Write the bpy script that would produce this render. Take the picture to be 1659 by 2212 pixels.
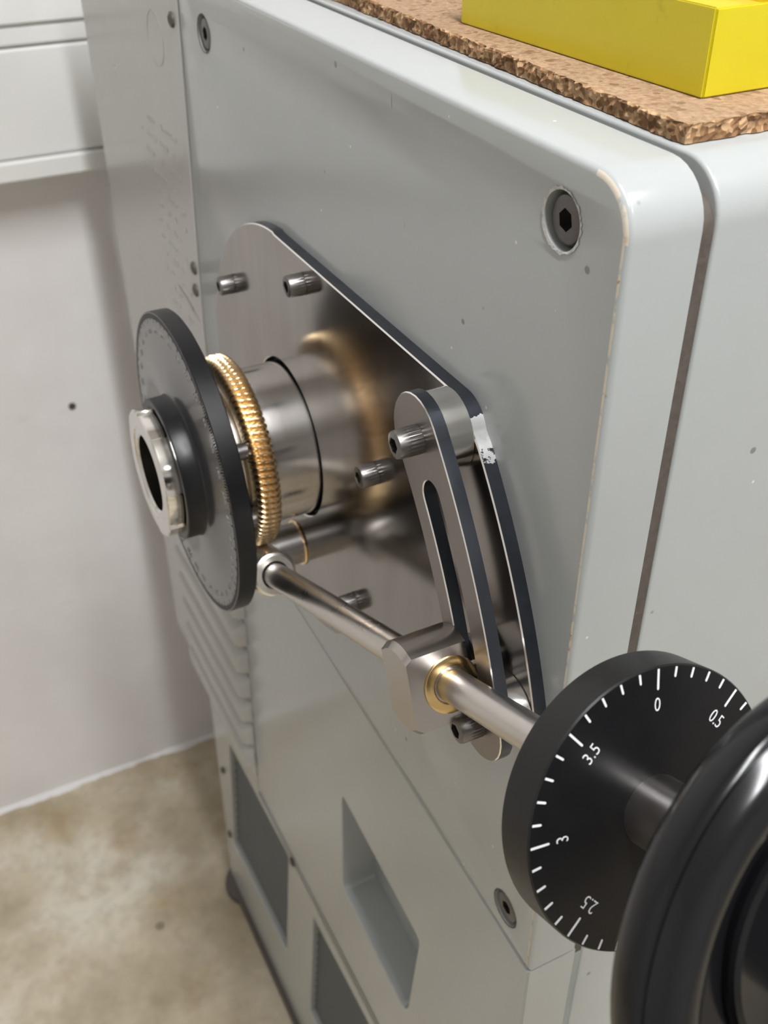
import bpy, bmesh, math, random
from mathutils import Vector, Matrix
from mathutils.geometry import tessellate_polygon
random.seed(7)
for o in list(bpy.data.objects): bpy.data.objects.remove(o)
S = bpy.context.scene
COL = S.collection
V = Vector
R = math.radians

# ------------------------------------------------------------------ camera
PITCH, YAW, ROLL = R(35.7353), R(63.3666), R(-.2867)
fw = V((math.cos(PITCH)*math.cos(YAW), math.cos(PITCH)*math.sin(YAW), -math.sin(PITCH)))
rt = V((math.sin(YAW), -math.cos(YAW), 0)); up = rt.cross(fw)
rt2 = math.cos(ROLL)*rt + math.sin(ROLL)*up
up2 = -math.sin(ROLL)*rt + math.cos(ROLL)*up
cd = bpy.data.cameras.new('camera'); cam = bpy.data.objects.new('camera', cd); COL.objects.link(cam)
m = Matrix((rt2, up2, -fw)).transposed().to_4x4(); m.translation = V((-.2136, -.5487, .3593))
cam.matrix_world = m
cd.sensor_fit = 'VERTICAL'; cd.sensor_height = 36; cd.sensor_width = 27
cd.lens = 2268.4463*36/2212
cd.clip_start = .01; cd.clip_end = 50
cd.dof.use_dof = True; cd.dof.focus_distance = .43; cd.dof.aperture_fstop = 15
S.camera = cam

# ------------------------------------------------------------------ light
w = bpy.data.worlds.new('world'); S.world = w; w.use_nodes = True
w.node_tree.nodes['Background'].inputs[0].default_value = (.9, .95, 1, 1)
w.node_tree.nodes['Background'].inputs[1].default_value = 0.
S.view_settings.view_transform = 'Standard'; S.view_settings.look = 'None'
S.view_settings.gamma = 1; S.view_settings.exposure = 0.0
LAMPS = [(-.07, -.95, 1.1, 100.), (.72, -1.60, 1.5, 34.)]   # x, y centre, length, strength

# ------------------------------------------------------------------ materials
MATS = {}
def nt(name):
    ma = bpy.data.materials.new(name); ma.use_nodes = True; MATS[name] = ma
    t = ma.node_tree; return ma, t, t.nodes['Principled BSDF']
def node(t, kind, **kw):
    n = t.nodes.new(kind)
    for k, v in kw.items():
        if k.startswith('i_'):
            key = k[2:]; key = int(key) if key.isdigit() else key
            n.inputs[key].default_value = v
        else: setattr(n, k, v)
    return n
def coords(t, scale=(1, 1, 1), loc=(0, 0, 0), rot=(0, 0, 0)):
    g = node(t, 'ShaderNodeNewGeometry'); mp = node(t, 'ShaderNodeMapping')
    mp.inputs['Scale'].default_value = scale; mp.inputs['Location'].default_value = loc; mp.inputs['Rotation'].default_value = rot
    t.links.new(g.outputs['Position'], mp.inputs['Vector']); return mp.outputs[0]
def noise(t, vec, scale, detail=3, rough=.55):
    n = node(t, 'ShaderNodeTexNoise'); n.inputs['Scale'].default_value = scale
    n.inputs['Detail'].default_value = detail; n.inputs['Roughness'].default_value = rough
    t.links.new(vec, n.inputs['Vector']); return n.outputs['Fac']
def ramp(t, fac, stops):
    r = node(t, 'ShaderNodeValToRGB'); e = r.color_ramp.elements
    while len(e) < len(stops): e.new(.5)
    for i, (p, c) in enumerate(stops):
        e[i].position = p; e[i].color = (c, c, c, 1) if isinstance(c, (int, float)) else (*c, 1)
    t.links.new(fac, r.inputs['Fac']); return r.outputs['Color']
def mix(t, fac, a, b, blend='MIX'):
    mx = node(t, 'ShaderNodeMix', data_type='RGBA', blend_type=blend)
    for s, i in ((fac, 0), (a, 6), (b, 7)):
        if isinstance(s, (int, float)): mx.inputs[i].default_value = s
        elif isinstance(s, tuple): mx.inputs[i].default_value = (*s, 1)
        else: t.links.new(s, mx.inputs[i])
    return mx.outputs[2]
def mth(t, op, a, b=0., clamp=False):
    n = node(t, 'ShaderNodeMath', operation=op, use_clamp=clamp)
    for i, s in enumerate((a, b)):
        if isinstance(s, (int, float)): n.inputs[i].default_value = s
        else: t.links.new(s, n.inputs[i])
    return n.outputs[0]
def bump(t, b, h, strength, dist=.001):
    n = node(t, 'ShaderNodeBump'); n.inputs['Strength'].default_value = strength; n.inputs['Distance'].default_value = dist
    t.links.new(h, n.inputs['Height']); t.links.new(n.outputs[0], b.inputs['Normal'])
def setb(b, **kw):
    nm = dict(rough='Roughness', metal='Metallic', spec='Specular IOR Level', coat='Coat Weight', crough='Coat Roughness', aniso='Anisotropic')
    for k, v in kw.items(): b.inputs[nm[k]].default_value = v
def lk(t, s, b, name): t.links.new(s, b.inputs[name])

def spot_mask(t, centre, rad):
    g = node(t, 'ShaderNodeNewGeometry'); d = node(t, 'ShaderNodeVectorMath', operation='DISTANCE')
    t.links.new(g.outputs['Position'], d.inputs[0]); d.inputs[1].default_value = centre
    return mth(t, 'SUBTRACT', 1., mth(t, 'DIVIDE', d.outputs['Value'], rad), True)

PAINT = (.400, .420, .420)
def paint(name, col=PAINT, rough=.17, marks=True):
    ma, t, b = nt(name); c = coords(t)
    n1 = noise(t, c, 9, 4); n2 = noise(t, c, 60, 3)
    base = mix(t, n1, tuple(x*.95 for x in col), tuple(min(1, x*1.03) for x in col))
    base = mix(t, mth(t, 'MULTIPLY', n2, .22), base, (col[0]*.86, col[1]*.83, col[2]*.78))
    if marks:
        # thin scratches and small dark nicks
        cs = coords(t, (1, 34, 5), rot=(.5, 0, 0)); s1 = noise(t, cs, 7, 2, .4)
        base = mix(t, ramp(t, s1, [(.79, 0.), (.81, .5)]), base, (.10, .10, .10))
        v = node(t, 'ShaderNodeTexVoronoi'); v.inputs['Scale'].default_value = 28; t.links.new(c, v.inputs['Vector'])
        base = mix(t, ramp(t, v.outputs['Distance'], [(.035, .7), (.05, 0.)]), base, (.13, .12, .11))
        v2 = node(t, 'ShaderNodeTexVoronoi'); v2.inputs['Scale'].default_value = 41; t.links.new(c, v2.inputs['Vector'])
        base = mix(t, ramp(t, v2.outputs['Distance'], [(.025, .6), (.035, 0.)]), base, (.75, .76, .75))
    lk(t, base, b, 'Base Color')
    lk(t, mth(t, 'ADD', mth(t, 'MULTIPLY', n1, rough*.6), rough*.7), b, 'Roughness')
    setb(b, spec=.55)
    bump(t, b, noise(t, c, 30, 1), .03, .002)
    return ma
paint('machine_paint')
paint('front_paint', PAINT, .17)
paint('base_paint', PAINT, .17)
paint('rear_paint', (.435, .43, .42), .24, False)
paint('door_paint', PAINT, .17, False)

ma, t, b = nt('worn_edge'); c = coords(t)
n = noise(t, c, 75, 5, .7); n2 = noise(t, c, 22, 2)
base = mix(t, ramp(t, n, [(.42, 0.), (.48, 1.)]), PAINT, (.62, .56, .46))
base = mix(t, mth(t, 'MULTIPLY', ramp(t, n, [(.56, 0.), (.62, 1.)]), ramp(t, n2, [(.5, 0.), (.6, 1.)])), base, (.42, .21, .11))
lk(t, base, b, 'Base Color'); setb(b, rough=.35)

def simple(name, col, rough, metal=0., spec=.5, nscale=0, namp=.15, bumpk=0., coat=0., stretch=(1, 1, 1)):
    ma, t, b = nt(name); setb(b, rough=rough, metal=metal, spec=spec, coat=coat)
    if coat: setb(b, crough=.08)
    if nscale:
        n = noise(t, coords(t, stretch), nscale, 4)
        lk(t, mix(t, n, tuple(x*(1-namp) for x in col), tuple(min(1, x*(1+namp)) for x in col)), b, 'Base Color')
        lk(t, mth(t, 'ADD', mth(t, 'MULTIPLY', n, rough*.5), rough*.75), b, 'Roughness')
        if bumpk: bump(t, b, n, bumpk)
    else: b.inputs['Base Color'].default_value = (*col, 1)
    return ma
# plate: ground steel with warm smeary haze
ma, t, b = nt('ground_steel'); cs = coords(t, (1, 6, 1.2), rot=(.25, 0, 0)); c = coords(t)
n = noise(t, cs, 8, 4); n2 = noise(t, c, 14, 3)
base = mix(t, n, (.21, .193, .18), (.34, .318, .30)); base = mix(t, ramp(t, n2, [(.4, 0.), (.7, .35)]), base, (.24, .20, .17))
lk(t, base, b, 'Base Color'); lk(t, ramp(t, n2, [(.3, .13), (.7, .20)]), b, 'Roughness'); setb(b, metal=1.)
simple('arm_steel', (.25, .225, .21), .34, 1., nscale=60, namp=.12, stretch=(1, 1, 4))
simple('turned_steel', (.74, .72, .70), .18, 1., nscale=25, namp=.03, stretch=(9, .3, .3))
simple('shaft_steel', (.58, .55, .52), .29, 1., nscale=40, namp=.05)
simple('polished_steel', (.74, .72, .69), .12, 1., nscale=40, namp=.06)
simple('block_steel', (.44, .41, .385), .24, 1., nscale=25, namp=.10)
simple('matte_steel', (.80, .77, .73), .36, 1., nscale=90, namp=.05)
simple('dull_steel', (.36, .34, .33), .34, 1., nscale=90, namp=.08)
simple('matte_hub', (.50, .47, .45), .33, 1., nscale=80, namp=.06)
simple('bright_edge', (.85, .83, .80), .18, 1.)
simple('black_bolt', (.13, .12, .118), .38, .85, nscale=300, namp=.25)
simple('grey_bolt', (.20, .188, .18), .40, .95, nscale=300, namp=.2)
simple('brass', (.84, .64, .38), .27, 1., nscale=20, namp=.05)
simple('bronze_bush', (.72, .52, .24), .24, 1., nscale=70, namp=.12)
simple('black_plastic', (.007, .007, .008), .17, 0., .30)
simple('white_engraving', (.86, .86, .88), .5)
simple('disc_marks', (.42, .42, .42), .5)
simple('cover_print', (.37, .365, .355), .4)
simple('white_plastic', (.80, .80, .78), .32, nscale=12, namp=.03)
simple('rubber_dark', (.085, .07, .062), .55, nscale=30, namp=.2)
simple('seal_dirt', (.085, .070, .058), .7, nscale=260, namp=.5, bumpk=.4)
simple('seal_painted', (.30, .33, .325), .5, nscale=90, namp=.12, bumpk=.2)
simple('grille_grey', (.105, .115, .118), .5, 0., .15, nscale=20, namp=.1)
simple('chipped_metal', (.55, .55, .53), .4, .7, nscale=420, namp=.6, bumpk=.6)
# blackened plate edges, scraped bright near the corner
ma, t, b = nt('black_edge'); c = coords(t); n = noise(t, coords(t, (1, 1.6, .8)), 230, 4, .65)
msk = mth(t, 'MAXIMUM', mth(t, 'MULTIPLY', spot_mask(t, (-.0035, -.2235, .1245), .0105), 1.9, True), mth(t, 'MULTIPLY', spot_mask(t, (-.0035, -.229, .117), .017), .62))
f = ramp(t, mth(t, 'ADD', n, msk), [(.98, 0.), (1.06, 1.)])
n3 = noise(t, c, 40, 3)
base = mix(t, f, mix(t, n3, (.030, .034, .042), (.065, .072, .085)), (.80, .80, .80)); lk(t, base, b, 'Base Color')
lk(t, ramp(t, n3, [(.3, .22), (.7, .36)]), b, 'Roughness'); setb(b, metal=.75)
# black dial: turned lines on the face
ma, t, b = nt('black_dial'); n = noise(t, coords(t), 130, 3)
lk(t, mix(t, n, (.006, .006, .007), (.011, .011, .012)), b, 'Base Color'); setb(b, rough=.26, spec=.32)
simple('dial_rim', (.010, .0095, .0095), .36, 0., .30, nscale=140, namp=.25)
simple('disc_face', (.045, .045, .048), .17, 0., .8)
simple('disc_rim', (.007, .007, .008), .34, 0., .30, nscale=160, namp=.2)
# cork
ma, t, b = nt('cork_top'); c = coords(t)
n = noise(t, c, 420, 3, .6); v = node(t, 'ShaderNodeTexVoronoi'); v.inputs['Scale'].default_value = 330; t.links.new(c, v.inputs['Vector'])
base = mix(t, ramp(t, n, [(.32, 0.), (.68, 1.)]), (.27, .17, .10), (.42, .285, .18))
base = mix(t, ramp(t, v.outputs['Color'], [(.12, .75), (.3, 0.)]), base, (.17, .09, .045))
base = mix(t, ramp(t, noise(t, c, 14, 3), [(.56, 0.), (.72, .5)]), base, (.16, .12, .085))
lk(t, base, b, 'Base Color'); setb(b, rough=.85, spec=.2); bump(t, b, n, .5, .0006)
ma, t, b = nt('cork_side'); c = coords(t)
v = node(t, 'ShaderNodeTexVoronoi'); v.inputs['Scale'].default_value = 420; t.links.new(c, v.inputs['Vector'])
base = ramp(t, v.outputs['Color'], [(.1, (.13, .065, .03)), (.45, (.30, .165, .08)), (.8, (.55, .36, .20))])
lk(t, base, b, 'Base Color'); setb(b, rough=.85, spec=.2); bump(t, b, v.outputs['Distance'], .8, .001)
# yellow card
ma, t, b = nt('yellow_card'); c = coords(t); n = noise(t, c, 24, 4); n2 = noise(t, c, 70, 3)
base = mix(t, n, (.60, .50, .012), (.70, .59, .022)); base = mix(t, ramp(t, n2, [(.66, 0.), (.78, .5)]), base, (.34, .28, .03))
lk(t, base, b, 'Base Color'); setb(b, rough=.30, spec=.45); bump(t, b, n2, .06)
simple('yellow_inside', (.70, .47, .05), .6, nscale=30)
# room
ma, t, b = nt('wall_white'); c = coords(t); n = noise(t, c, 7, 5); n2 = noise(t, c, 40, 4)
base = mix(t, ramp(t, n, [(.4, 0.), (.7, 1.)]), (.82, .795, .79), (.88, .865, .86))
base = mix(t, ramp(t, noise(t, coords(t, (1, 1, 3)), 16, 4), [(.68, 0.), (.76, .25)]), base, (.66, .63, .61))
lk(t, base, b, 'Base Color'); setb(b, rough=.55, spec=.3); bump(t, b, n, .35, .006)
ma, t, b = nt('floor_concrete'); c = coords(t); n = noise(t, c, 5.5, 5, .6); n2 = noise(t, coords(t, (1, 1, 1), (3, 1, 0)), 11, 4); n3 = noise(t, c, 60, 4)
base = ramp(t, n, [(.3, (.38, .31, .20)), (.5, (.60, .52, .39)), (.62, (.72, .67, .56))])
base = mix(t, ramp(t, n2, [(.55, 0.), (.72, .55)]), base, (.36, .24, .11))
base = mix(t, ramp(t, n3, [(.3, .3), (.55, 0.)]), base, (.30, .27, .21))
v = node(t, 'ShaderNodeTexVoronoi'); v.inputs['Scale'].default_value = 9; t.links.new(c, v.inputs['Vector'])
base = mix(t, ramp(t, v.outputs['Distance'], [(.05, .7), (.08, 0.)]), base, (.16, .13, .09))
lk(t, base, b, 'Base Color'); setb(b, rough=.42, spec=.4); bump(t, b, n3, .12, .002)
simple('wall_plain', (.72, .71, .70), .7, nscale=3, namp=.05)
simple('ceiling_paint', (.72, .72, .71), .8, nscale=3, namp=.04)
for i, l in enumerate(LAMPS):
    ma, t, b = nt('lamp_diffuser_%d' % i); b.inputs['Base Color'].default_value = (.9, .9, .9, 1)
    b.inputs['Emission Color'].default_value = (.975, .985, 1, 1); b.inputs['Emission Strength'].default_value = l[3]

# ------------------------------------------------------------------ object helpers
WL = {}
def link(o, parent=None):
    COL.objects.link(o)
    if parent is not None: o.parent = parent
def finish(me, smooth):
    if smooth:
        for p in me.polygons: p.use_smooth = True
        me.set_sharp_from_angle(angle=R(smooth))
def add(name, bm, mats, parent=None, smooth=32, recalc=True, origin=None):
    """one mesh object; geometry in bm is in world coordinates"""
    if recalc: bmesh.ops.recalc_face_normals(bm, faces=bm.faces)
    co = [v.co for v in bm.verts]
    lo = V([min(c[i] for c in co) for i in range(3)]); hi = V([max(c[i] for c in co) for i in range(3)])
    ce = V(origin) if origin else (lo+hi)/2
    bmesh.ops.translate(bm, verts=bm.verts, vec=-ce)
    me = bpy.data.meshes.new(name); bm.to_mesh(me); bm.free()
    for mm in (mats if isinstance(mats, (list, tuple)) else [mats]): me.materials.append(MATS[mm])
    finish(me, smooth)
    o = bpy.data.objects.new(name, me); link(o, parent)
    o.location = ce - (WL[parent.name] if parent else V((0, 0, 0))); WL[o.name] = ce
    return o
def inst(name, me, loc, parent, rot=None):
    o = bpy.data.objects.new(name, me); link(o, parent); o.location = V(loc)-WL[parent.name]; WL[o.name] = V(loc)
    if rot: o.rotation_euler = rot
    return o
def tag(o, label, cat, group=None):
    o['label'] = label; o['category'] = cat
    if group: o['group'] = group
    return o
def thing(name, loc, label, cat, group=None):
    o = bpy.data.objects.new(name, None); o.empty_display_size = .02; link(o); o.location = loc; WL[o.name] = V(loc)
    return tag(o, label, cat, group)

def box(bm, lo, hi, mi=0):
    vs = [bm.verts.new((x, y, z)) for x in (lo[0], hi[0]) for y in (lo[1], hi[1]) for z in (lo[2], hi[2])]
    for q in ((0, 1, 3, 2), (4, 6, 7, 5), (0, 4, 5, 1), (2, 3, 7, 6), (0, 2, 6, 4), (1, 5, 7, 3)):
        f = bm.faces.new([vs[i] for i in q]); f.material_index = mi
    return vs
def area2(l): return sum(l[i][0]*l[(i+1) % len(l)][1]-l[(i+1) % len(l)][0]*l[i][1] for i in range(len(l)))
def offset(l, d, wts=None):
    """offset a CCW loop inwards by d (per-vertex weights)"""
    n = len(l); out = []
    for i in range(n):
        a, b_, c = V(l[i-1]), V(l[i]), V(l[(i+1) % n])
        e1 = (b_-a).normalized(); e2 = (c-b_).normalized()
        n1 = V((-e1.y, e1.x)); n2 = V((-e2.y, e2.x)); k = 1+n1.dot(n2)
        mv = (n1+n2)/max(k, .3)
        out.append(tuple(b_+mv*d*(wts[i] if wts else 1)))
    return out
def ccw(l): return list(l) if area2(l) > 0 else list(reversed(l))
def prism(loops, x0, x1, ch=.0004, arc=0, mi=(0, 1, 2), wts=None, bm=None, back=True):
    """solid between x0 (front, chamfered) and x1; loops[0] outer, others holes; (y,z) coordinates.
    mi = material of front, side, chamfer"""
    bm = bm or bmesh.new()
    steps = [(ch, 0.), (0., ch)] if not arc else [(ch*(1-math.sin(a)), ch*(1-math.cos(a))) for a in [math.pi/2*k/arc for k in range(arc+1)]]
    fronts, backs = [], []
    for li, l in enumerate(loops):
        l = ccw(l); rings = []
        for ins, dx in steps:
            ins_, dx = (ins, dx) if li == 0 or not arc else (ins*.12, dx*.12)
            pl = offset(l, ins_ if li == 0 else -ins_, wts if li == 0 else None)
            rings.append([bm.verts.new((x0+dx*(1 if x1 > x0 else -1), p[0], p[1])) for p in pl])
        rings.append([bm.verts.new((x1, p[0], p[1])) for p in l])
        n = len(l)
        for k in range(len(rings)-1):
            last = k == len(rings)-2
            for i in range(n):
                f = bm.faces.new((rings[k][i], rings[k][(i+1) % n], rings[k+1][(i+1) % n], rings[k+1][i]))
                f.material_index = mi[1] if last else mi[2]
        fronts.append(rings[0]); backs.append(rings[-1])
    for rs, m_ in ((fronts, mi[0]), (backs, mi[1])):
        if rs is backs and not back: continue
        flat = [v for r_ in rs for v in r_]
        for tri in tessellate_polygon([[v.co.copy() for v in r_] for r_ in rs]):
            try: bm.faces.new([flat[i] for i in tri]).material_index = m_
            except ValueError: pass
    return bm
def circ(y, z, r, n=48, a0=0): return [(y+r*math.cos(a0+2*math.pi*i/n), z+r*math.sin(a0+2*math.pi*i/n)) for i in range(n)]
def frame(d, ref=V((0, 0, 1))):
    d = V(d).normalized(); e1 = (ref-d*ref.dot(d)).normalized(); return d, e1, d.cross(e1)
def revolve(prof, org, d, n=64, closed=False, bm=None, mis=None, ref=V((0, 0, 1))):
    """prof: (s, r) along axis d from org"""
    bm = bm or bmesh.new(); d, e1, e2 = frame(d, ref); org = V(org); rings = []
    for s, r in prof:
        if r < 1e-7: rings.append([bm.verts.new(org+d*s)])
        else: rings.append([bm.verts.new(org+d*s+(e1*math.cos(2*math.pi*i/n)+e2*math.sin(2*math.pi*i/n))*r) for i in range(n)])
    m_ = len(rings)
    for k in range(m_ if closed else m_-1):
        A, B = rings[k], rings[(k+1) % m_]
        for i in range(n):
            j = (i+1) % n
            if len(A) == 1 and len(B) == 1: break
            if len(A) == 1: f = bm.faces.new((A[0], B[j], B[i]))
            elif len(B) == 1: f = bm.faces.new((A[i], A[j], B[0]))
            else: f = bm.faces.new((A[i], A[j], B[j], B[i]))
            if mis: f.material_index = mis[k]
    return bm

# ------------------------------------------------------------------ room
ZF, YW = -.955, .65
def struct(name, bm, mats, parent=None, **k):
    o = add(name, bm, mats, parent, **k); o['kind'] = 'structure'; return o
bm = bmesh.new(); box(bm, (-2.3, -3.2, ZF-.1), (3.2, YW+.1, ZF)); struct('floor', bm, 'floor_concrete')
bm = bmesh.new(); box(bm, (-2.3, YW, ZF), (3.2, YW+.1, 1.65)); wall_back = struct('wall_back', bm, 'wall_white')
bm = bmesh.new(); box(bm, (-2.4, -3.2, ZF), (-2.3, YW+.1, 1.65)); struct('wall_left', bm, 'wall_plain')
bm = bmesh.new(); box(bm, (3.2, -3.2, ZF), (3.3, YW+.1, 1.65)); struct('wall_right', bm, 'wall_plain')
bm = bmesh.new(); box(bm, (-2.4, -3.3, ZF), (3.3, -3.2, 1.65)); struct('wall_front', bm, 'wall_plain')
bm = bmesh.new(); box(bm, (-2.4, -3.3, 1.65), (3.3, YW+.1, 1.75)); struct('ceiling', bm, 'ceiling_paint')
# ragged plaster line at the foot of the wall
bm = bmesh.new(); pts = []
N = 160
for i in range(N+1):
    x = -.9+1.6*i/N
    pts.append((x, YW-.003-.003*(math.sin(x*23)+math.sin(x*61+1))/2-.004*random.random()))
top = [bm.verts.new((x, y, ZF+.0025)) for x, y in pts]; bot = [bm.verts.new((x, y-.002, ZF)) for x, y in pts]
wl = [bm.verts.new((x, YW, ZF+.005)) for x, y in pts]
for i in range(N):
    bm.faces.new((top[i], top[i+1], bot[i+1], bot[i])); bm.faces.new((wl[i], wl[i+1], top[i+1], top[i]))
struct('trim_1', bm, 'wall_white', smooth=0)
# small hole with dark plug in the wall
bm = revolve([(0, .0045), (.0015, .0045), (.002, .003), (.0015, 0)], (-.0485, YW, -.299), (0, -1, 0), 16)
tag(add('wall_plug', bm, 'rubber_dark'), 'small dark plug in the white wall below the trunking', 'wall plug')
# cable trunking on the wall
tr = thing('cable_trunking', (-.1, YW, .075), 'white horizontal cable trunking running along the back wall', 'trunking')
y0 = .59
bm = bmesh.new(); box(bm, (-1.6, y0+.0138, .003), (.9, YW, .195)); add('channel', bm, 'white_plastic', tr)
def lid(name, z0, z1, dy=0):
    pr = [(y0-dy+.0025, z0), (y0-dy, z0+.0025), (y0-dy, z1-.0025), (y0-dy+.0025, z1), (y0+.014, z1), (y0+.014, z0)]
    bm = prism([pr], -1.6, .9, .0003, mi=(0, 0, 0)); add(name, bm, 'white_plastic', tr)
lid('edge_strip', .003, .0245, .004); lid('cover_strip', .0252, .1295); lid('cover_strip', .1312, .150, .0); lid('edge_strip', .1506, .195, .004)
# ceiling lamps
LN = ['white batten lamp on the ceiling above the plate end of the lathe', 'white batten lamp on the ceiling above the headstock front']
LK = ['rear', 'front']
for i, (x, y, L, s) in enumerate(LAMPS):
    t_ = thing('batten_lamp_%s_offscreen' % LK[i], (x, y, 1.65), LN[i], 'ceiling lamp', 'ceiling batten lamps')
    bm = bmesh.new(); box(bm, (x-.075, y-L/2-.02, 1.61), (x+.075, y+L/2+.02, 1.65)); add('housing', bm, 'white_plastic', t_)
    pr = []
    bm = bmesh.new(); rings = []
    for yy in (y-L/2, y+L/2):
        rings.append([bm.verts.new((x+.06*math.cos(a), yy, 1.612-.035*math.sin(a))) for a in [math.pi*k/10 for k in range(11)]])
    for k in range(10): bm.faces.new((rings[0][k], rings[0][k+1], rings[1][k+1], rings[1][k]))
    bm.faces.new(rings[0]); bm.faces.new(list(reversed(rings[1])))
    add('diffuser_%s_offscreen' % LK[i], bm, 'lamp_diffuser_%d' % i, t_)

# ------------------------------------------------------------------ lathe
LA = thing('lathe', (.1, 0, ZF), 'large grey painted metalworking lathe seen at its headstock end', 'lathe')
YF, ZT, XG = -.297, .252, .0305
def corner(y, z, r, a0, a1, n=8): return [(y+r*math.cos(R(a0+(a1-a0)*k/n)), z+r*math.sin(R(a0+(a1-a0)*k/n))) for k in range(n+1)]
RC = .020
BOLTS = [(-.2608, .2288), (.1204, .2218), (-.2703, -.1600)]
# end cover (front is -x); outer loop with only top and front edges rounded
out = [(.166, ZT), ] + corner(YF+RC, ZT-RC, RC, 90, 180) + [(YF, .1), (YF, -.05), (YF, -.1835), (-.1, -.1735), (.05, -.166), (.193, -.163), (.1915, 0.)]
wt = [1]+[1]*9+[1, 1, 1, .12, .12, .12, .12]
if area2(out) < 0: out = list(reversed(out)); wt = list(reversed(wt))
bm = prism([out]+[circ(y, z, .0108, 40) for y, z in BOLTS], 0, XG, .0028, arc=4, mi=(0, 1, 1), wts=wt)
for f in bm.faces:
    ce_ = f.calc_center_median()
    if f.material_index == 1 and ce_.x < .0005 and (ce_.y < YF+.006 or (ce_.z > ZT-.006 and ce_.y < -.22)) or (f.material_index == 1 and ce_.x < .0008 and ce_.y < YF+RC and ce_.z > ZT-RC): f.material_index = 2
# thin worn line where the flat face meets the rounded edge
ec = add('end_cover', bm, ['machine_paint', 'front_paint', 'worn_edge'], LA, smooth=40)
def ring_strip(path, width, x, name, mat, parent, jit=.0, th=.0003):
    bm = bmesh.new(); a = []; b_ = []
    for i, (y, z) in enumerate(path):
        p = V(path[max(0, i-1)]); q = V(path[min(len(path)-1, i+1)]); tdir = (q-p).normalized(); nn = V((-tdir.y, tdir.x))
        wv = width*(1+jit*(random.random()-.5)*2)
        a.append(bm.verts.new((x-th, *(V((y, z))+nn*wv/2)))); b_.append(bm.verts.new((x-th, *(V((y, z))-nn*wv/2*(1+jit*(random.random()-.5))))))
    for i in range(len(path)-1): bm.faces.new((a[i], a[i+1], b_[i+1], b_[i]))
    r_ = bmesh.ops.solidify(bm, geom=bm.faces[:], thickness=th*.9)
    return add(name, bm, mat, parent, smooth=0)
# countersunk bolts
def bolt_mesh():
    bm = bmesh.new(); n = 48; Rr, ch = .0093, .0014; hexr = .0042
    prof = [(.010, Rr), (ch, Rr), (.0003, Rr-.0008), (0, Rr-ch*1.2)]
    rings = [[bm.verts.new((x, r_*math.cos(2*math.pi*i/n), r_*math.sin(2*math.pi*i/n))) for i in range(n)] for x, r_ in prof]
    for A, B in zip(rings, rings[1:]):
        for i in range(n): bm.faces.new((A[i], A[(i+1) % n], B[(i+1) % n], B[i]))
    hexsock(bm, rings[-1], 0., .005, hexr, 1)
    return bm
def hexsock(bm, ring, x, depth, hr, sgn, rot=.3):
    h0 = [bm.verts.new((x, hr*math.cos(rot+math.pi/3*k), hr*math.sin(rot+math.pi/3*k))) for k in range(6)]
    h1 = [bm.verts.new((x+depth*sgn, v.co.y, v.co.z)) for v in h0]
    flat = ring+h0
    for tri in tessellate_polygon([[v.co.copy() for v in ring], [v.co.copy() for v in h0]]):
        bm.faces.new([flat[i] for i in tri])
    for k in range(6):
        f = bm.faces.new((h0[k], h0[(k+1) % 6], h1[(k+1) % 6], h1[k])); f.material_index = 0
    bm.faces.new(h1).material_index = 1
def tomesh(name, bm, mats, smooth=32):
    bmesh.ops.recalc_face_normals(bm, faces=bm.faces); me = bpy.data.meshes.new(name); bm.to_mesh(me); bm.free()
    for mm in mats: me.materials.append(MATS[mm])
    finish(me, smooth); return me
bme = tomesh('cover_bolt', bolt_mesh(), ['black_bolt', 'black_bolt'])
for i, (y, z) in enumerate(BOLTS):
    bo = inst('cover_bolt', bme, (.0016 if i == 0 else .0008, y, z), LA)
    bm = bmesh.new(); n = 60; ri = []; 
    for rr, jit, xx in ((.0106, .0, .0), (.0113 if i else .0117, .0006 if i == 0 else .0002, -.0003)):
        ri.append([bm.verts.new((xx, y+(rr+jit*random.uniform(-1, 1))*math.cos(2*math.pi*k/n), z+(rr+jit*random.uniform(-1, 1))*math.sin(2*math.pi*k/n))) for k in range(n)])
    for k in range(n): bm.faces.new((ri[0][k], ri[0][(k+1) % n], ri[1][(k+1) % n], ri[1][k]))
    add('chipped_rim', bm, 'chipped_metal' if i == 0 else 'seal_dirt', bo, smooth=0)
# headstock body and base, beyond the gap
def body(name, z0, z1, round_top, mat):
    if round_top: out = [(.42, z0), (.42, z1)] + corner(YF+RC, z1-RC, RC, 90, 180) + [(YF, z0)]
    else: out = [(.36, z0), (.36, z1), (YF, z1), (YF, z0)]
    w_ = [1]*len(out)
    bm = prism([out], .0365, .62, .0016, arc=4, mi=(0, 0, 0), wts=w_); return add(name, bm, mat, LA, smooth=40)
body('headstock_body', -.183, ZT, True, 'front_paint')
body('base_body', ZF+.012, -.1832, False, 'front_paint')
# gap filler
out = [(.16, ZT-.010)] + corner(YF+.0132, ZT-.022, .012, 90, 180) + [(YF+.0012, -.19), (.16, -.17)]
add('gap_seal', prism([out], .0290, .037, .0002, mi=(0, 0, 0)), 'seal_dirt', LA)
out = [(.16, -.186), (YF+.001, -.1915), (YF+.001, ZF+.03), (.16, ZF+.03)]
add('gap_seal', prism([out], .0290, .037, .0002, mi=(0, 0, 0)), 'seal_painted', LA)
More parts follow.
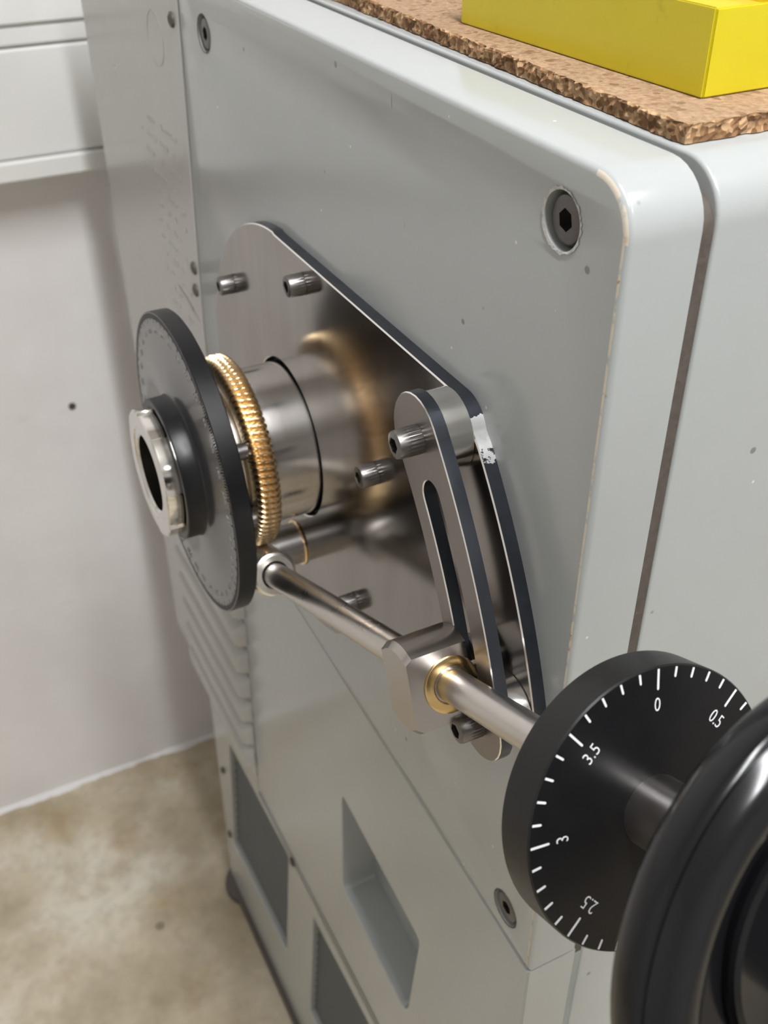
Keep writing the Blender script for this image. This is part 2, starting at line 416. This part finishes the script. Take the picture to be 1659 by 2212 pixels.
# access door below the seam, with scooped pull recess
Q = [(-.0454, -.3092), (-.1751, -.3259), (-.1600, -.4380), (-.1540, -.4530), (-.0388, -.4388)]
def rnd(q, r=.006, n=4):
    q = ccw(q); o_ = []
    for i in range(len(q)):
        a, b_, c = V(q[i-1]), V(q[i]), V(q[(i+1) % len(q)])
        p0 = b_+(a-b_).normalized()*r; p1 = b_+(c-b_).normalized()*r
        for k in range(n+1):
            s = k/n; o_.append(tuple(p0*(1-s)**2+b_*2*s*(1-s)+p1*s*s))
    return o_
hole = rnd(Q)
out = [(YF, -.1848), (YF, -.554), (.183, -.552), (.174, -.3), (.192, -.1648), (.05, -.1675), (-.1, -.175)]
door = add('access_door', prism([out, hole], 0, XG+.001, .0012, mi=(0, 1, 1)), ['door_paint', 'base_paint'], LA)
bm = bmesh.new(); inner = []
cy, cz = -.108, -.372
for y, z in hole:
    iy = y-(.004 if y > -.07 else 0); iz = z+(.006 if z < -.40 else -.001)
    inner.append((iy, iz))
A = [bm.verts.new((.0006, y, z)) for y, z in hole]; B = [bm.verts.new((.030, y, z)) for y, z in inner]
for i in range(len(A)): bm.faces.new((A[i], A[(i+1) % len(A)], B[(i+1) % len(A)], B[i])).material_index = 0
for tri in tessellate_polygon([[v.co.copy() for v in B]]): bm.faces.new([B[i] for i in tri]).material_index = 1
bmesh.ops.recalc_face_normals(bm, faces=bm.faces); bmesh.ops.reverse_faces(bm, faces=bm.faces)
o = add('pull_recess', bm, ['door_paint', 'door_paint'], door, smooth=25, recalc=False); o['label'] = 'scooped finger recess in the door'
# rear cover with pressed louvres
out = [(.1672, ZT), (.452, ZT), (.456, -.10), (.461, -.528), (.3615, -.5315), (.186, -.5315), (.1755, -.3), (.1945, -.16), (.1930, 0.)]
rear = add('rear_cover', prism([out], -.0006, .024, .0006, mi=(0, 0, 0)), 'rear_paint', LA)
for k in range(7):
    z = -.5110+.0372*k; ya, yb = .187-.0032*k, .3722
    bm = bmesh.new(); sec = []
    ys = [ya-.006, ya-.003, ya, yb-.006, yb]; dep = [.0008, .008, .0115, .0115, .0105]
    for yy, dd in zip(ys, dep):
        sec.append([bm.verts.new((-.0004-dd*a_, yy, z+b_)) for a_, b_ in ((0, .0265), (.45, .0235), (.85, .0185), (1, .013), (1, .006), (.96, .001))])
    for A, B in zip(sec, sec[1:]):
        for i in range(5): bm.faces.new((A[i], A[i+1], B[i+1], B[i]))
    bmesh.ops.recalc_face_normals(bm, faces=bm.faces); bmesh.ops.solidify(bm, geom=bm.faces[:], thickness=.0008)
    add('louvre', bm, 'rear_paint', rear, smooth=50)
# faint printed ring and rows of worn lettering on the rear cover
bm = revolve([(0, .0176), (.0002, .0176), (.0002, .0186), (0, .0186)], (-.0006, .2295, .2), (-1, 0, 0), 48, closed=True)
add('printed_ring', bm, 'cover_print', rear, smooth=0)
bm = bmesh.new()
for r_ in range(15):
    z = .135-.0135*r_; y = .205+.002*random.random(); end = .30-.0025*r_
    while y < end:
        L_ = random.uniform(.0025, .0065)
        if random.random() < .62: box(bm, (-.0008, y, z-.0012-random.random()*.001), (-.0005, y+L_, z+.0012+random.random()*.001))
        y += L_+random.uniform(.002, .006)
o = add('printed_lettering', bm, 'cover_print', rear, smooth=0); o['kind'] = 'stuff'
ring_strip([(.2, -.004), (.225, .004), (.25, .008)], .0006, -.0006, 'scratch_line', 'rear_paint', rear)
# small panel screws
bm = revolve([(0, .0052), (.0012, .0050), (.0022, .0032), (.0014, .0014), (.0014, 0)], (0, 0, 0), (-1, 0, 0), 16)
psm = tomesh('panel_screw', bm, ['rubber_dark'])
for y, z in [(.1836, .2194), (.1985, .0413), (.2005, .0224), (.3323, -.6753), (.3437, -.8150), (.329, -.5235), (.0905, -.5635)]:
    inst('panel_screw', psm, (-.0004, y, z), LA)
# grille panel at the bottom
G1 = [(.287, -.5800), (.1048, -.5720), (.1455, -.8056), (.3293, -.8165)]
G2 = [(.0436, -.5957), (-.142, -.5860), (-.102, -.8180), (.0769, -.8300)]
out = [(YF, -.5575), (YF, ZF+.022), (.3690, ZF+.022), (.3480, -.5335), (.187, -.5335), (.187, -.5575)]
gp = add('grille_panel', prism([out, rnd(G1, .004), rnd(G2, .004)], .0004, .030, .001, mi=(0, 0, 0)), 'door_paint', LA)
ring_strip([(YF+.002, -.5572), (-.10, -.5570), (.0, -.5562), (.10, -.5545), (.18, -.552)], .003, .0006, 'door_lip', 'rear_paint', door, 0, .0022)
bm = bmesh.new(); box(bm, (.022, -.2, -.86), (.030, .345, -.56)); add('grille_backing', bm, 'grille_grey', gp)
for G in (G1, G2):
    NS = 13
    for k in range(NS):
        s0 = (k+.1)/NS; s1 = (k+.64)/NS
        L0, L1 = V(G[0]).lerp(V(G[3]), s0), V(G[0]).lerp(V(G[3]), s1); R0, R1 = V(G[1]).lerp(V(G[2]), s0), V(G[1]).lerp(V(G[2]), s1)
        bm = bmesh.new(); th = .002
        a = [(.008, L0), (.008, R0), (.006, R1), (.006, L1)]
        f = [bm.verts.new((x, *p)) for x, p in a]; g = [bm.verts.new((x+th, *p)) for x, p in a]
        bm.faces.new(f); bm.faces.new(list(reversed(g)))
        for i in range(4): bm.faces.new((f[i], g[i], g[(i+1) % 4], f[(i+1) % 4]))
        add('slat', bm, 'grille_grey', gp, smooth=0)
bm = bmesh.new(); box(bm, (-.0045, YF+.01, ZF+.006), (.034, .325, ZF+.0225)); add('base_rail', bm, 'rubber_dark', LA)
# levelling foot
bm = revolve([(0, .0), (0, .038), (.004, .040), (.011, .039), (.016, .034), (.020, .020), (.020, .009), (.04, .009), (.04, 0)], (.0265, .354, ZF), (0, 0, 1), 40, ref=V((1, 0, 0)))
add('levelling_foot', bm, 'rubber_dark', LA)

# ------------------------------------------------------------------ cork mat and tray on the headstock
bm = bmesh.new(); outl = []
def jl(p, q, n, j):
    for k in range(n):
        s = k/n; outl.append((p[0]+(q[0]-p[0])*s+random.uniform(-j, j), p[1]+(q[1]-p[1])*s+random.uniform(-j, j)))
CK = [(.0388, -.2727), (.5, -.2715), (.5, .38), (.0480, .38)]
jl(CK[0], CK[1], 150, .0004); jl(CK[1], CK[2], 8, 0); jl(CK[2], CK[3], 8, 0); jl(CK[3], CK[0], 240, .0005)
zs = [ZT+.0004, ZT+.0022, ZT+.0042, ZT+.0062, ZT+.0070]; rings = []
for k, z in enumerate(zs):
    rings.append([bm.verts.new((x+random.uniform(-.0007, .0007)+(.0006 if k == 4 else 0), y+random.uniform(-.0007, .0007), z)) for x, y in outl])
n = len(outl)
for A, B in zip(rings, rings[1:]):
    for i in range(n): bm.faces.new((A[i], A[(i+1) % n], B[(i+1) % n], B[i])).material_index = 1
for rr, mi_ in ((rings[-1], 0), (rings[0], 1)):
    for tri in tessellate_polygon([[v.co.copy() for v in rr]]): bm.faces.new([rr[i] for i in tri]).material_index = mi_
tag(add('cork_mat', bm, ['cork_top', 'cork_side'], smooth=0), 'brown cork sheet with crumbly cut edge on top of the lathe', 'cork mat')
ZC = ZT+.007
ty = thing('cardboard_tray', (.12, -.17, ZC), 'yellow shallow cardboard tray standing on the cork sheet', 'tray')
ang = math.atan2(.0093, .155); ex = V((math.cos(ang*.2), math.sin(ang*.2), 0)); ey = V((-math.sin(ang), math.cos(ang), 0)); o0 = V((.0643, -.2500, ZC+.0002))
TW, TL, TH, tt = .15, .1555, .0300, .0011
def tp(a, b_, c): return o0+ex*a+ey*b_+V((0, 0, c))
def tbox(name, a0, a1, b0, b1, c0, c1, mats, flare=0):
    bm = bmesh.new(); vs = [bm.verts.new(tp(a, b_, c)) for a in (a0, a1) for b_ in (b0, b1) for c in (c0, c1)]
    for q in ((0, 1, 3, 2), (4, 6, 7, 5), (0, 4, 5, 1), (2, 3, 7, 6), (0, 2, 6, 4), (1, 5, 7, 3)): bm.faces.new([vs[i] for i in q])
    bmesh.ops.bevel(bm, geom=bm.edges[:], offset=.0005, segments=2, affect='EDGES')
    return add(name, bm, mats, ty, smooth=40)
tbox('tray_bottom', .0005, TW-.0005, .0005, TL-.0005, 0, .0012, 'yellow_inside')
tbox('side_wall', 0, tt, 0, TL, 0, TH, 'yellow_card'); tbox('side_wall', TW-tt, TW, 0, TL, 0, TH, 'yellow_card')
tbox('end_wall', tt*.6, TW-tt*.6, 0, tt, 0, TH-.0003, 'yellow_card'); tbox('end_wall', tt*.6, TW-tt*.6, TL-tt, TL, 0, TH-.0003, 'yellow_card')

# ------------------------------------------------------------------ cap screws
def capscrew(Rr, L, ch, knurl=1.):
    bm = bmesh.new(); n = 96
    prof = [(0, Rr*.96, 0), (-.0004, Rr, 1), (-L*knurl, Rr, 1), (-L*knurl-.0003, Rr*.985, 0), (-L+ch, Rr*.98, 0), (-L+ch*.35, Rr*.93, 0), (-L, Rr-ch*1.2, 0)]
    rings = []
    for x, r_, k in prof:
        rings.append([bm.verts.new((x, (r_-(k*.035*Rr if i % 4 >= 2 else 0))*math.cos(2*math.pi*i/n), (r_-(k*.035*Rr if i % 4 >= 2 else 0))*math.sin(2*math.pi*i/n))) for i in range(n)])
    for A, B in zip(rings, rings[1:]):
        for i in range(n): bm.faces.new((A[i], A[(i+1) % n], B[(i+1) % n], B[i]))
    bm.faces.new(rings[0])
    hexsock(bm, rings[-1], -L, L*.55, Rr*.56, 1, .5)
    return bm
small = tomesh('cap_screw', capscrew(.0064, .0100, .0014, .25), ['grey_bolt', 'grey_bolt'], 28)
big = tomesh('cap_screw', capscrew(.0067, .0122, .0020, .52), ['grey_bolt', 'grey_bolt'], 28)

# ------------------------------------------------------------------ mounting plate
XP = -.007
A0, B0 = V((-.2054, .1180)), V((-.2685, .0020))
def arcpts(p, q, sag, n):
    p, q = V(p), V(q); ch = (q-p); L_ = ch.length; u = ch/L_; nn = V((-u.y, u.x)); out = []
    if nn.x > 0: nn = -nn
    for k in range(n+1):
        s = k/n; out.append(tuple(p+u*L_*s+nn*sag*4*s*(1-s)))
    return out
RP = .1362
pl = []
pl += [(RP*math.cos(R(a)), RP*math.sin(R(a))) for a in range(90, -118, -3)]          # big round end, clockwise over the back
pl[0] = (0.004, .1352)
lowq = B0+V((-.003, -.0178))
pl += [tuple(V((-.075, -.1105)).lerp(lowq, s)) for s in (0., .5, .97)]
pl += [tuple(B0+.0178*V((math.cos(R(a)), math.sin(R(a))))) for a in range(-105, -186, -8)]
re_ = arcpts(B0+V((-.0178, .004)), A0+V((-.0172, .0058)), .0068, 24); pl += re_[1:-1]
pl += [tuple(A0+.0172*V((math.cos(R(a)), math.sin(R(a))))) for a in range(-198, -272, -6)]
pl += [(-.12, .1352), (-.05, .1352)]
MP = thing('mounting_plate', (XP, -.1, 0), 'brushed steel plate with blackened edge bolted to the lathe end cover', 'plate')
hol = circ(0, 0, .0532, 72)
add('plate_body', prism([pl, hol], XP, 0.0002, .0006, mi=(0, 1, 2)), ['ground_steel', 'black_edge', 'bright_edge'], MP, smooth=30)
for y, z in [(-.0365, .1205), (.0886, .0722), (-.1257, .0464), (-.0947, -.0682)]:
    inst('cap_screw', small, (XP, y, z), MP, (random.random()*6, 0, 0))
XB, XA = -.0198, -.0262
for c_, r_ in ((A0, .0188), (B0, .0180)):
    bm = revolve([(0, 0), (0, r_-.0004), (.0004, r_), (-.0004-XB+XP, r_), (-XB+XP, r_-.0004), (-XB+XP, 0)], (XP, *c_), (-1, 0, 0), 72)
    add('spacer', bm, 'turned_steel', MP)

# ------------------------------------------------------------------ slotted arm
AR = thing('slotted_arm', (XA, *((A0+B0)/2)), 'curved slotted steel arm standing off the plate on two round spacers', 'arm')
RA = .0205; sag = .0068
u = (B0-A0).normalized(); nn = V((-u.y, u.x)); nn = nn if nn.x < 0 else -nn
def cl(s): L_ = (B0-A0).length; p = A0+u*L_*s+nn*sag*4*s*(1-s); tg = (u*L_+nn*sag*4*(1-2*s)).normalized(); return p, tg
right = []; left = []
for k in range(31):
    p, tg = cl(k/30); n_ = V((-tg.y, tg.x)); n_ = n_ if n_.x < 0 else -n_
    right.append(tuple(p+n_*RA)); left.append(tuple(p-n_*RA))
def cap(c_, frm, to, r_, n=14, via=None):
    a0 = math.atan2(frm[1]-c_[1], frm[0]-c_[0]); a1 = math.atan2(to[1]-c_[1], to[0]-c_[0])
    am = math.atan2(via.y, via.x)
    d1 = (a1-a0) % (2*math.pi); dm = (am-a0) % (2*math.pi)
    if dm > d1: d1 -= 2*math.pi
    return [(c_[0]+r_*math.cos(a0+d1*k/n), c_[1]+r_*math.sin(a0+d1*k/n)) for k in range(1, n)]
outer = right + cap(B0, right[-1], left[-1], RA, via=u) + list(reversed(left)) + cap(A0, left[0], right[0], RA, via=-u)
HS = .0078; sr = []; sl = []
for k in range(25):
    p, tg = cl(.205+(.80-.205)*k/24); n_ = V((-tg.y, tg.x)); n_ = n_ if n_.x < 0 else -n_
    p = p-n_*.0012; sr.append(tuple(p+n_*HS)); sl.append(tuple(p-n_*HS))
def mid(a, b_): return ((a[0]+b_[0])/2, (a[1]+b_[1])/2)
slot = sr + cap(mid(sr[-1], sl[-1]), sr[-1], sl[-1], HS, via=u) + list(reversed(sl)) + cap(mid(sr[0], sl[0]), sl[0], sr[0], HS, via=-u)
add('arm_body', prism([outer, slot], XA, XB, .0005, mi=(0, 1, 2)), ['arm_steel', 'black_edge', 'bright_edge'], AR, smooth=30)
for c_ in ((-.2085, .1190), (-.2700, .0012)): inst('cap_screw', big, (XA, *c_), AR, (random.random()*6, 0, 0))

# ------------------------------------------------------------------ spindle sleeve, worm gear, degree disc, clamping ring
bm = revolve([(-.02, .0505), (.0500, .0505), (.0505, .0500), (.0505, .046), (.0680, .046), (.0680, .0245), (-.02, .0245)], (0, 0, 0), (-1, 0, 0), 96, closed=True)
tag(add('spindle_sleeve', bm, 'turned_steel'), 'bright turned steel sleeve through the round hole in the plate', 'sleeve')
# worm wheel, 90 teeth
bm = bmesh.new(); NT, SUB, NW = 90, 8, 15; GX0, GX1 = -.0368, -.0518
cols = []
for i in range(NT*SUB):
    ring = []
    for k in range(NW):
        wv = -1+2*k/(NW-1); x = (GX0+GX1)/2+(GX1-GX0)/2*wv
        ph = (i/SUB+.22*wv) % 1.
        tooth = max(0., min(1., 2.2*(abs(ph-.5)*2)-.35))
        body_r = .0622-.0026*wv**6-.0004*wv*wv
        r_ = body_r-.0034*(1-tooth)
        a = 2*math.pi*i/(NT*SUB); ring.append(bm.verts.new((x, r_*math.cos(a), r_*math.sin(a))))
    ri_ = [bm.verts.new((x, .0500*math.cos(a), .0500*math.sin(a))) for x in (GX1, GX0)]
    cols.append(ring+ri_)
m_ = len(cols[0])
for i in range(NT*SUB):
    A, B = cols[i], cols[(i+1) % (NT*SUB)]
    for k in range(m_): bm.faces.new((A[k], A[(k+1) % m_], B[(k+1) % m_], B[k]))
tag(add('worm_gear', bm, 'brass', smooth=45), 'golden brass worm wheel with fine teeth around the steel sleeve', 'gear')
# degree disc
XD, XDB, RD = -.0783, -.0672, .0961
DD = thing('degree_disc', (XD, 0, 0), 'thin black disc engraved with a degree scale on the spindle', 'disc')
bm = revolve([(-XDB, .0405), (-XDB, RD-.0006), (-XDB+.0006, RD), (-XD-.0005, RD), (-XD, RD-.0005), (-XD, .0480), (-XD+.0012, .0457), (-XD+.003, .0450), (.0902, .0450), (.0908, .0443), (.0908, .0405)], (0, 0, 0), (-1, 0, 0), 144, closed=True,
             mis=[1, 1, 1, 1, 0, 0, 1, 1, 1, 1, 1])
add('disc_body', bm, ['disc_face', 'disc_rim'], DD, smooth=30)
def phi(v): return R(27.2-(v-190))
bm = bmesh.new()
for v_ in range(360):
    a = phi(v_); L_ = .0060 if v_ % 10 == 0 else (.0046 if v_ % 5 == 0 else .0032); wd = .00030
    rd = V((0, -math.cos(a), math.sin(a))); tg = V((0, math.sin(a), math.cos(a)))
    q = [bm.verts.new(V((XD-.00012, 0, 0))+rd*r_+tg*s) for r_, s in ((RD-.001, wd), (RD-.001, -wd), (RD-.001-L_, -wd), (RD-.001-L_, wd))]
    bm.faces.new(q)
bmesh.ops.solidify(bm, geom=bm.faces[:], thickness=.0002)
o = add('degree_marks', bm, 'disc_marks', DD, smooth=0); o['kind'] = 'stuff'
def textmesh(s, size):
    cu = bpy.data.curves.new('txt', 'FONT'); cu.body = s; cu.size = size; cu.align_x = 'CENTER'; cu.align_y = 'CENTER'; cu.extrude = .00012; cu.offset = -.011*size; cu.resolution_u = 3
    ob = bpy.data.objects.new('txt', cu); COL.objects.link(ob); bpy.context.view_layer.update()
    me = bpy.data.meshes.new_from_object(ob); bpy.data.objects.remove(ob); bpy.data.curves.remove(cu); me.materials.clear(); return me
for v_ in range(0, 360, 10):
    a = phi(v_); rd = V((0, -math.cos(a), math.sin(a))); cw = V((0, math.sin(a), math.cos(a)))*-1
    me = textmesh(str(v_), .0052); me.materials.append(MATS['disc_marks'])
    mt = Matrix((cw, rd, V((-1, 0, 0)))).transposed().to_4x4()
    me.transform(mt)
    o = bpy.data.objects.new('degree_numeral', me); link(o, DD); o.location = V((XD-.0001, 0, 0))+rd*(RD-.0115)-WL[DD.name]
for a in (32, 152, 272, -20):
    y, z = -.0535*math.cos(R(a)), .0535*math.sin(R(a))
    bm = revolve([(0, 0), (0, .0050), (.0175, .0050), (.0175, 0)], (-.0505, y, z), (-1, 0, 0), 24)
    add('standoff', bm, 'black_bolt', DD)
# clamping ring with notches
bm = bmesh.new(); n = 180; XR0, XR1 = -.0906, -.1010
def ringr(i):
    a = (i*360/n+8) % 90; return .0405-(.0016 if a < 38 else 0)
prof = [(XR0, None, 0), (XR1+.0008, None, 0), (XR1, None, .0008), (XR1, .0300, 0), (XR1+.0006, .0295, 0), (XR1+.0006, .0252, 0), (XR1+.0016, .0240, 0), (-.02, .0240, 0)]
rings = []
for x, r_, dr in prof:
    rings.append([bm.verts.new((x, ((ringr(i)-dr) if r_ is None else r_)*math.cos(2*math.pi*i/n), ((ringr(i)-dr) if r_ is None else r_)*math.sin(2*math.pi*i/n))) for i in range(n)])
for A, B in zip(rings, rings[1:]+rings[:1]):
    for i in range(n): bm.faces.new((A[i], A[(i+1) % n], B[(i+1) % n], B[i]))
tag(add('clamping_ring', bm, 'polished_steel', smooth=35), 'polished steel ring nut with round bore on the black disc hub', 'ring nut')

# ------------------------------------------------------------------ worm shaft
P0 = V((-.0460, -.0630, -.0552)); D = V((.0450, -.9304, .3637)).normalized()
WS = thing('worm_shaft', P0, 'long plain steel shaft running from the brass wheel to the dial', 'shaft')
RS = .0079
bm = revolve([(-.055, 0), (-.055, RS), (.36, RS), (.36, 0)], P0, D, 48); add('rod', bm, 'shaft_steel', WS)
bm = revolve([(-.030, .0100), (-.030, .0140), (-.028, .0152), (-.004, .0152), (-.001, .0140), (0, .0125), (0, .0090), (-.002, .0084), (-.030, .0084)], P0, D, 48, closed=True); add('collar', bm, 'matte_steel', WS)
bm = bmesh.new(); rows = []
for k in range(121):
    s = -.075+.050*k/120
    rows.append([bm.verts.new(P0+D*s+(fr[1]*math.cos(2*math.pi*i/32)+fr[2]*math.sin(2*math.pi*i/32))*(.0082+.0022*max(-1, min(1, 1.8*math.cos(2*math.pi*(s/.0041+i/32)))))) for fr in [frame(D)] for i in range(32)])
for A, B in zip(rows, rows[1:]):
    for i in range(32): bm.faces.new((A[i], A[(i+1) % 32], B[(i+1) % 32], B[i]))
bm.faces.new(rows[0]); bm.faces.new(rows[-1])
add('worm', bm, 'shaft_steel', WS, smooth=45)
PC = (-.004, -.083)
bm = revolve([(0, 0), (0, .0145), (.034, .0145), (.034, 0)], (-.0082, *PC), (-1, 0, 0), 40); add('pivot_post', bm, 'dull_steel', WS)
bm = revolve([(-.0002, .006), (-.0002, .0160), (.0006, .0164), (.0014, .0160), (.0014, .006)], (XP, *PC), (-1, 0, 0), 48, closed=True); add('brass_washer', bm, 'brass', WS)

# ------------------------------------------------------------------ bearing block on the arm
TB = .2136
BC = P0+D*(TB-.0130); byz = V((BC.y, BC.z))
BB = thing('bearing_block', BC, 'rounded steel bearing block clamped to the slotted arm', 'block')
RB, HF = .0222, .0130; Dp = V((D.y, D.z)).normalized()
XL = -.0565
def blk(r_, hf):
    pts = []; lim = math.asin(min(1, math.sqrt(max(0, 1-(hf/r_)**2))))
    a_d = math.atan2(Dp.y, Dp.x); half = math.acos(hf/r_)
    for s in (0, math.pi):
        st = a_d+s+half; en = a_d+s+math.pi-half
        for k in range(25): a = st+(en-st)*k/24; pts.append((byz.x+r_*math.cos(a), byz.y+r_*math.sin(a)))
    return pts
lp = blk(RB, HF); bm = bmesh.new(); rings = []
for x, k in ((XL, .0028), (XL+.0030, 0), (XA-.0001, 0)):
    q = [(p[0]-(p[0]-byz.x)*k/RB, p[1]-(p[1]-byz.y)*k/RB) for p in lp] if k else lp
    if k:
        q = []
        for p in lp:
            v_ = V(p)-byz; al = v_.dot(Dp); pe = v_-Dp*al; L_ = v_.length
            v2 = v_*(RB-k)/L_; a2 = v2.dot(Dp); v2 = v2+Dp*((al if abs(abs(al)-HF) < 1e-4 else a2)-a2)
            q.append(tuple(byz+v2))
    rings.append([bm.verts.new((x, *p)) for p in q])
n = len(lp)
for A, B in zip(rings, rings[1:]):
    for i in range(n): bm.faces.new((A[i], A[(i+1) % n], B[(i+1) % n], B[i]))
bm.faces.new(rings[0]); bm.faces.new(list(reversed(rings[-1])))
add('block_body', bm, 'block_steel', BB, smooth=20)
fcb = P0+D*TB
bm = revolve([(-.012, .0081), (-.012, .0136), (.0003, .0136), (.0006, .0131), (.0006, .0093), (.0, .0086), (-.003, .0082)], fcb, D, 64, closed=True)
add('bronze_bush', bm, 'bronze_bush', BB)
bm = revolve([(0, 0), (0, .0052), (.018, .0052), (.018, 0)], (XA, *byz), (1, 0, 0), 24); add('stud', bm, 'turned_steel', BB)
bm = prism([circ(byz.x, byz.y, .0145, 6, .35), circ(byz.x, byz.y, .005, 24)], XP-.0022, XB+.0001, .0006, mi=(0, 0, 0)); add('hex_nut', bm, 'turned_steel', BB, smooth=20)

# ------------------------------------------------------------------ graduated dial
FT, BT, RDI = .3463, .3304, .0512
FC = P0+D*FT
e2 = (V((1, 0, 0))-D*D.x).normalized(); e1 = D.cross(e2); e1 = e1 if e1.z > 0 else -e1
GD = thing('graduated_dial', FC, 'thick black round dial with white tick marks and numbers on the shaft', 'dial')
bm = revolve([(BT-FT, .0080), (BT-FT, RDI-.0008), (BT-FT+.0008, RDI), (-.0007, RDI), (0, RDI-.0005), (0, .0080)], FC, D, 128, closed=True, mis=[1, 1, 1, 1, 0, 0])
add('dial_body', bm, ['black_dial', 'dial_rim'], GD, smooth=30)
def tickmesh(L_, wd, mat):
    bm = bmesh.new(); pts = [(-wd, 0), (wd, 0), (wd, -L_+wd), (wd*.6, -L_+wd*.3), (0, -L_), (-wd*.6, -L_+wd*.3), (-wd, -L_+wd)]
    a = [bm.verts.new((x, y, .00015)) for x, y in pts]; b_ = [bm.verts.new((x, y, -.0001)) for x, y in pts]
    bm.faces.new(a); bm.faces.new(list(reversed(b_)))
    for i in range(len(a)): bm.faces.new((a[i], b_[i], b_[(i+1) % len(a)], a[(i+1) % len(a)]))
    return tomesh('tick', bm, [mat], 0)
TK = {(mj, fd): tickmesh(.0073 if mj else .0036, .00038, fd) for mj in (0, 1) for fd in ('white_engraving',)}
for i in range(40):
    a = R(9.3+9*i*.985 if i < 20 else 9.3-9*(40-i)*1.003)
    rd = e1*math.cos(a)+e2*math.sin(a); tg = e2*math.cos(a)-e1*math.sin(a)
    faded = 'white_engraving'
    o = bpy.data.objects.new('tick', TK[(1 if i % 5 == 0 else 0, faded)]); link(o, GD)
    mt = Matrix((tg, rd, D)).transposed().to_4x4(); mt.translation = rd*(RDI-.0009); o.matrix_local = mt
    if i % 5 == 0:
        val = i*.1; s = ('%g' % val)
        me = textmesh(s, .0066); me.materials.append(MATS[faded])
        o = bpy.data.objects.new('numeral', me); link(o, GD); mt = mt.copy(); mt.translation = rd*.0377
        mt = mt @ Matrix.Diagonal((.86, 1.05, 1, 1)); o.matrix_local = mt
bm = revolve([(0, .0080), (0, .0128), (.0665, .0128), (.0665, .0080)], FC, D, 64, closed=True); o = add('hub_sleeve', bm, 'matte_hub', GD); o['label'] = 'plain steel hub sleeve'

# ------------------------------------------------------------------ handwheel
HC = P0+D*.4249
HW = thing('handwheel', HC, 'glossy black plastic handwheel at the end of the shaft', 'handwheel')
rim = []
for k in range(48):
    a = 2*math.pi*k/48; rr = .0101
    rim.append((-.002+rr*1.15*math.sin(a), .0672+rr*math.cos(a)))
    if k == 3: rim += [(-.002+rr*1.15*math.sin(a+.05), .0672+(rr-.0009)*math.cos(a+.05))]      # moulding line
bm = revolve(rim, HC, D, 160, closed=True); add('rim', bm, 'black_plastic', HW, smooth=50)
bm = revolve([(-.006, .0580), (-.006, .0380), (-.010, .0380), (-.010, .0580)], HC, D, 96, closed=True); add('web', bm, 'black_plastic', HW)
bm = revolve([(-.016, .0082), (-.016, .0200), (-.011, .0400), (-.003, .0420), (-.0015, .0414), (-.0005, .0400), (-.004, .0250), (.008, .0220), (.009, .0205), (.009, .0082)], HC, D, 96, closed=True); add('hub', bm, 'black_plastic', HW)
bm = revolve([(.0, 0), (.0, .0072), (.0085, .0072), (.0095, .006), (.0095, 0)], HC, D, 32); add('shaft_end', bm, 'shaft_steel', HW)
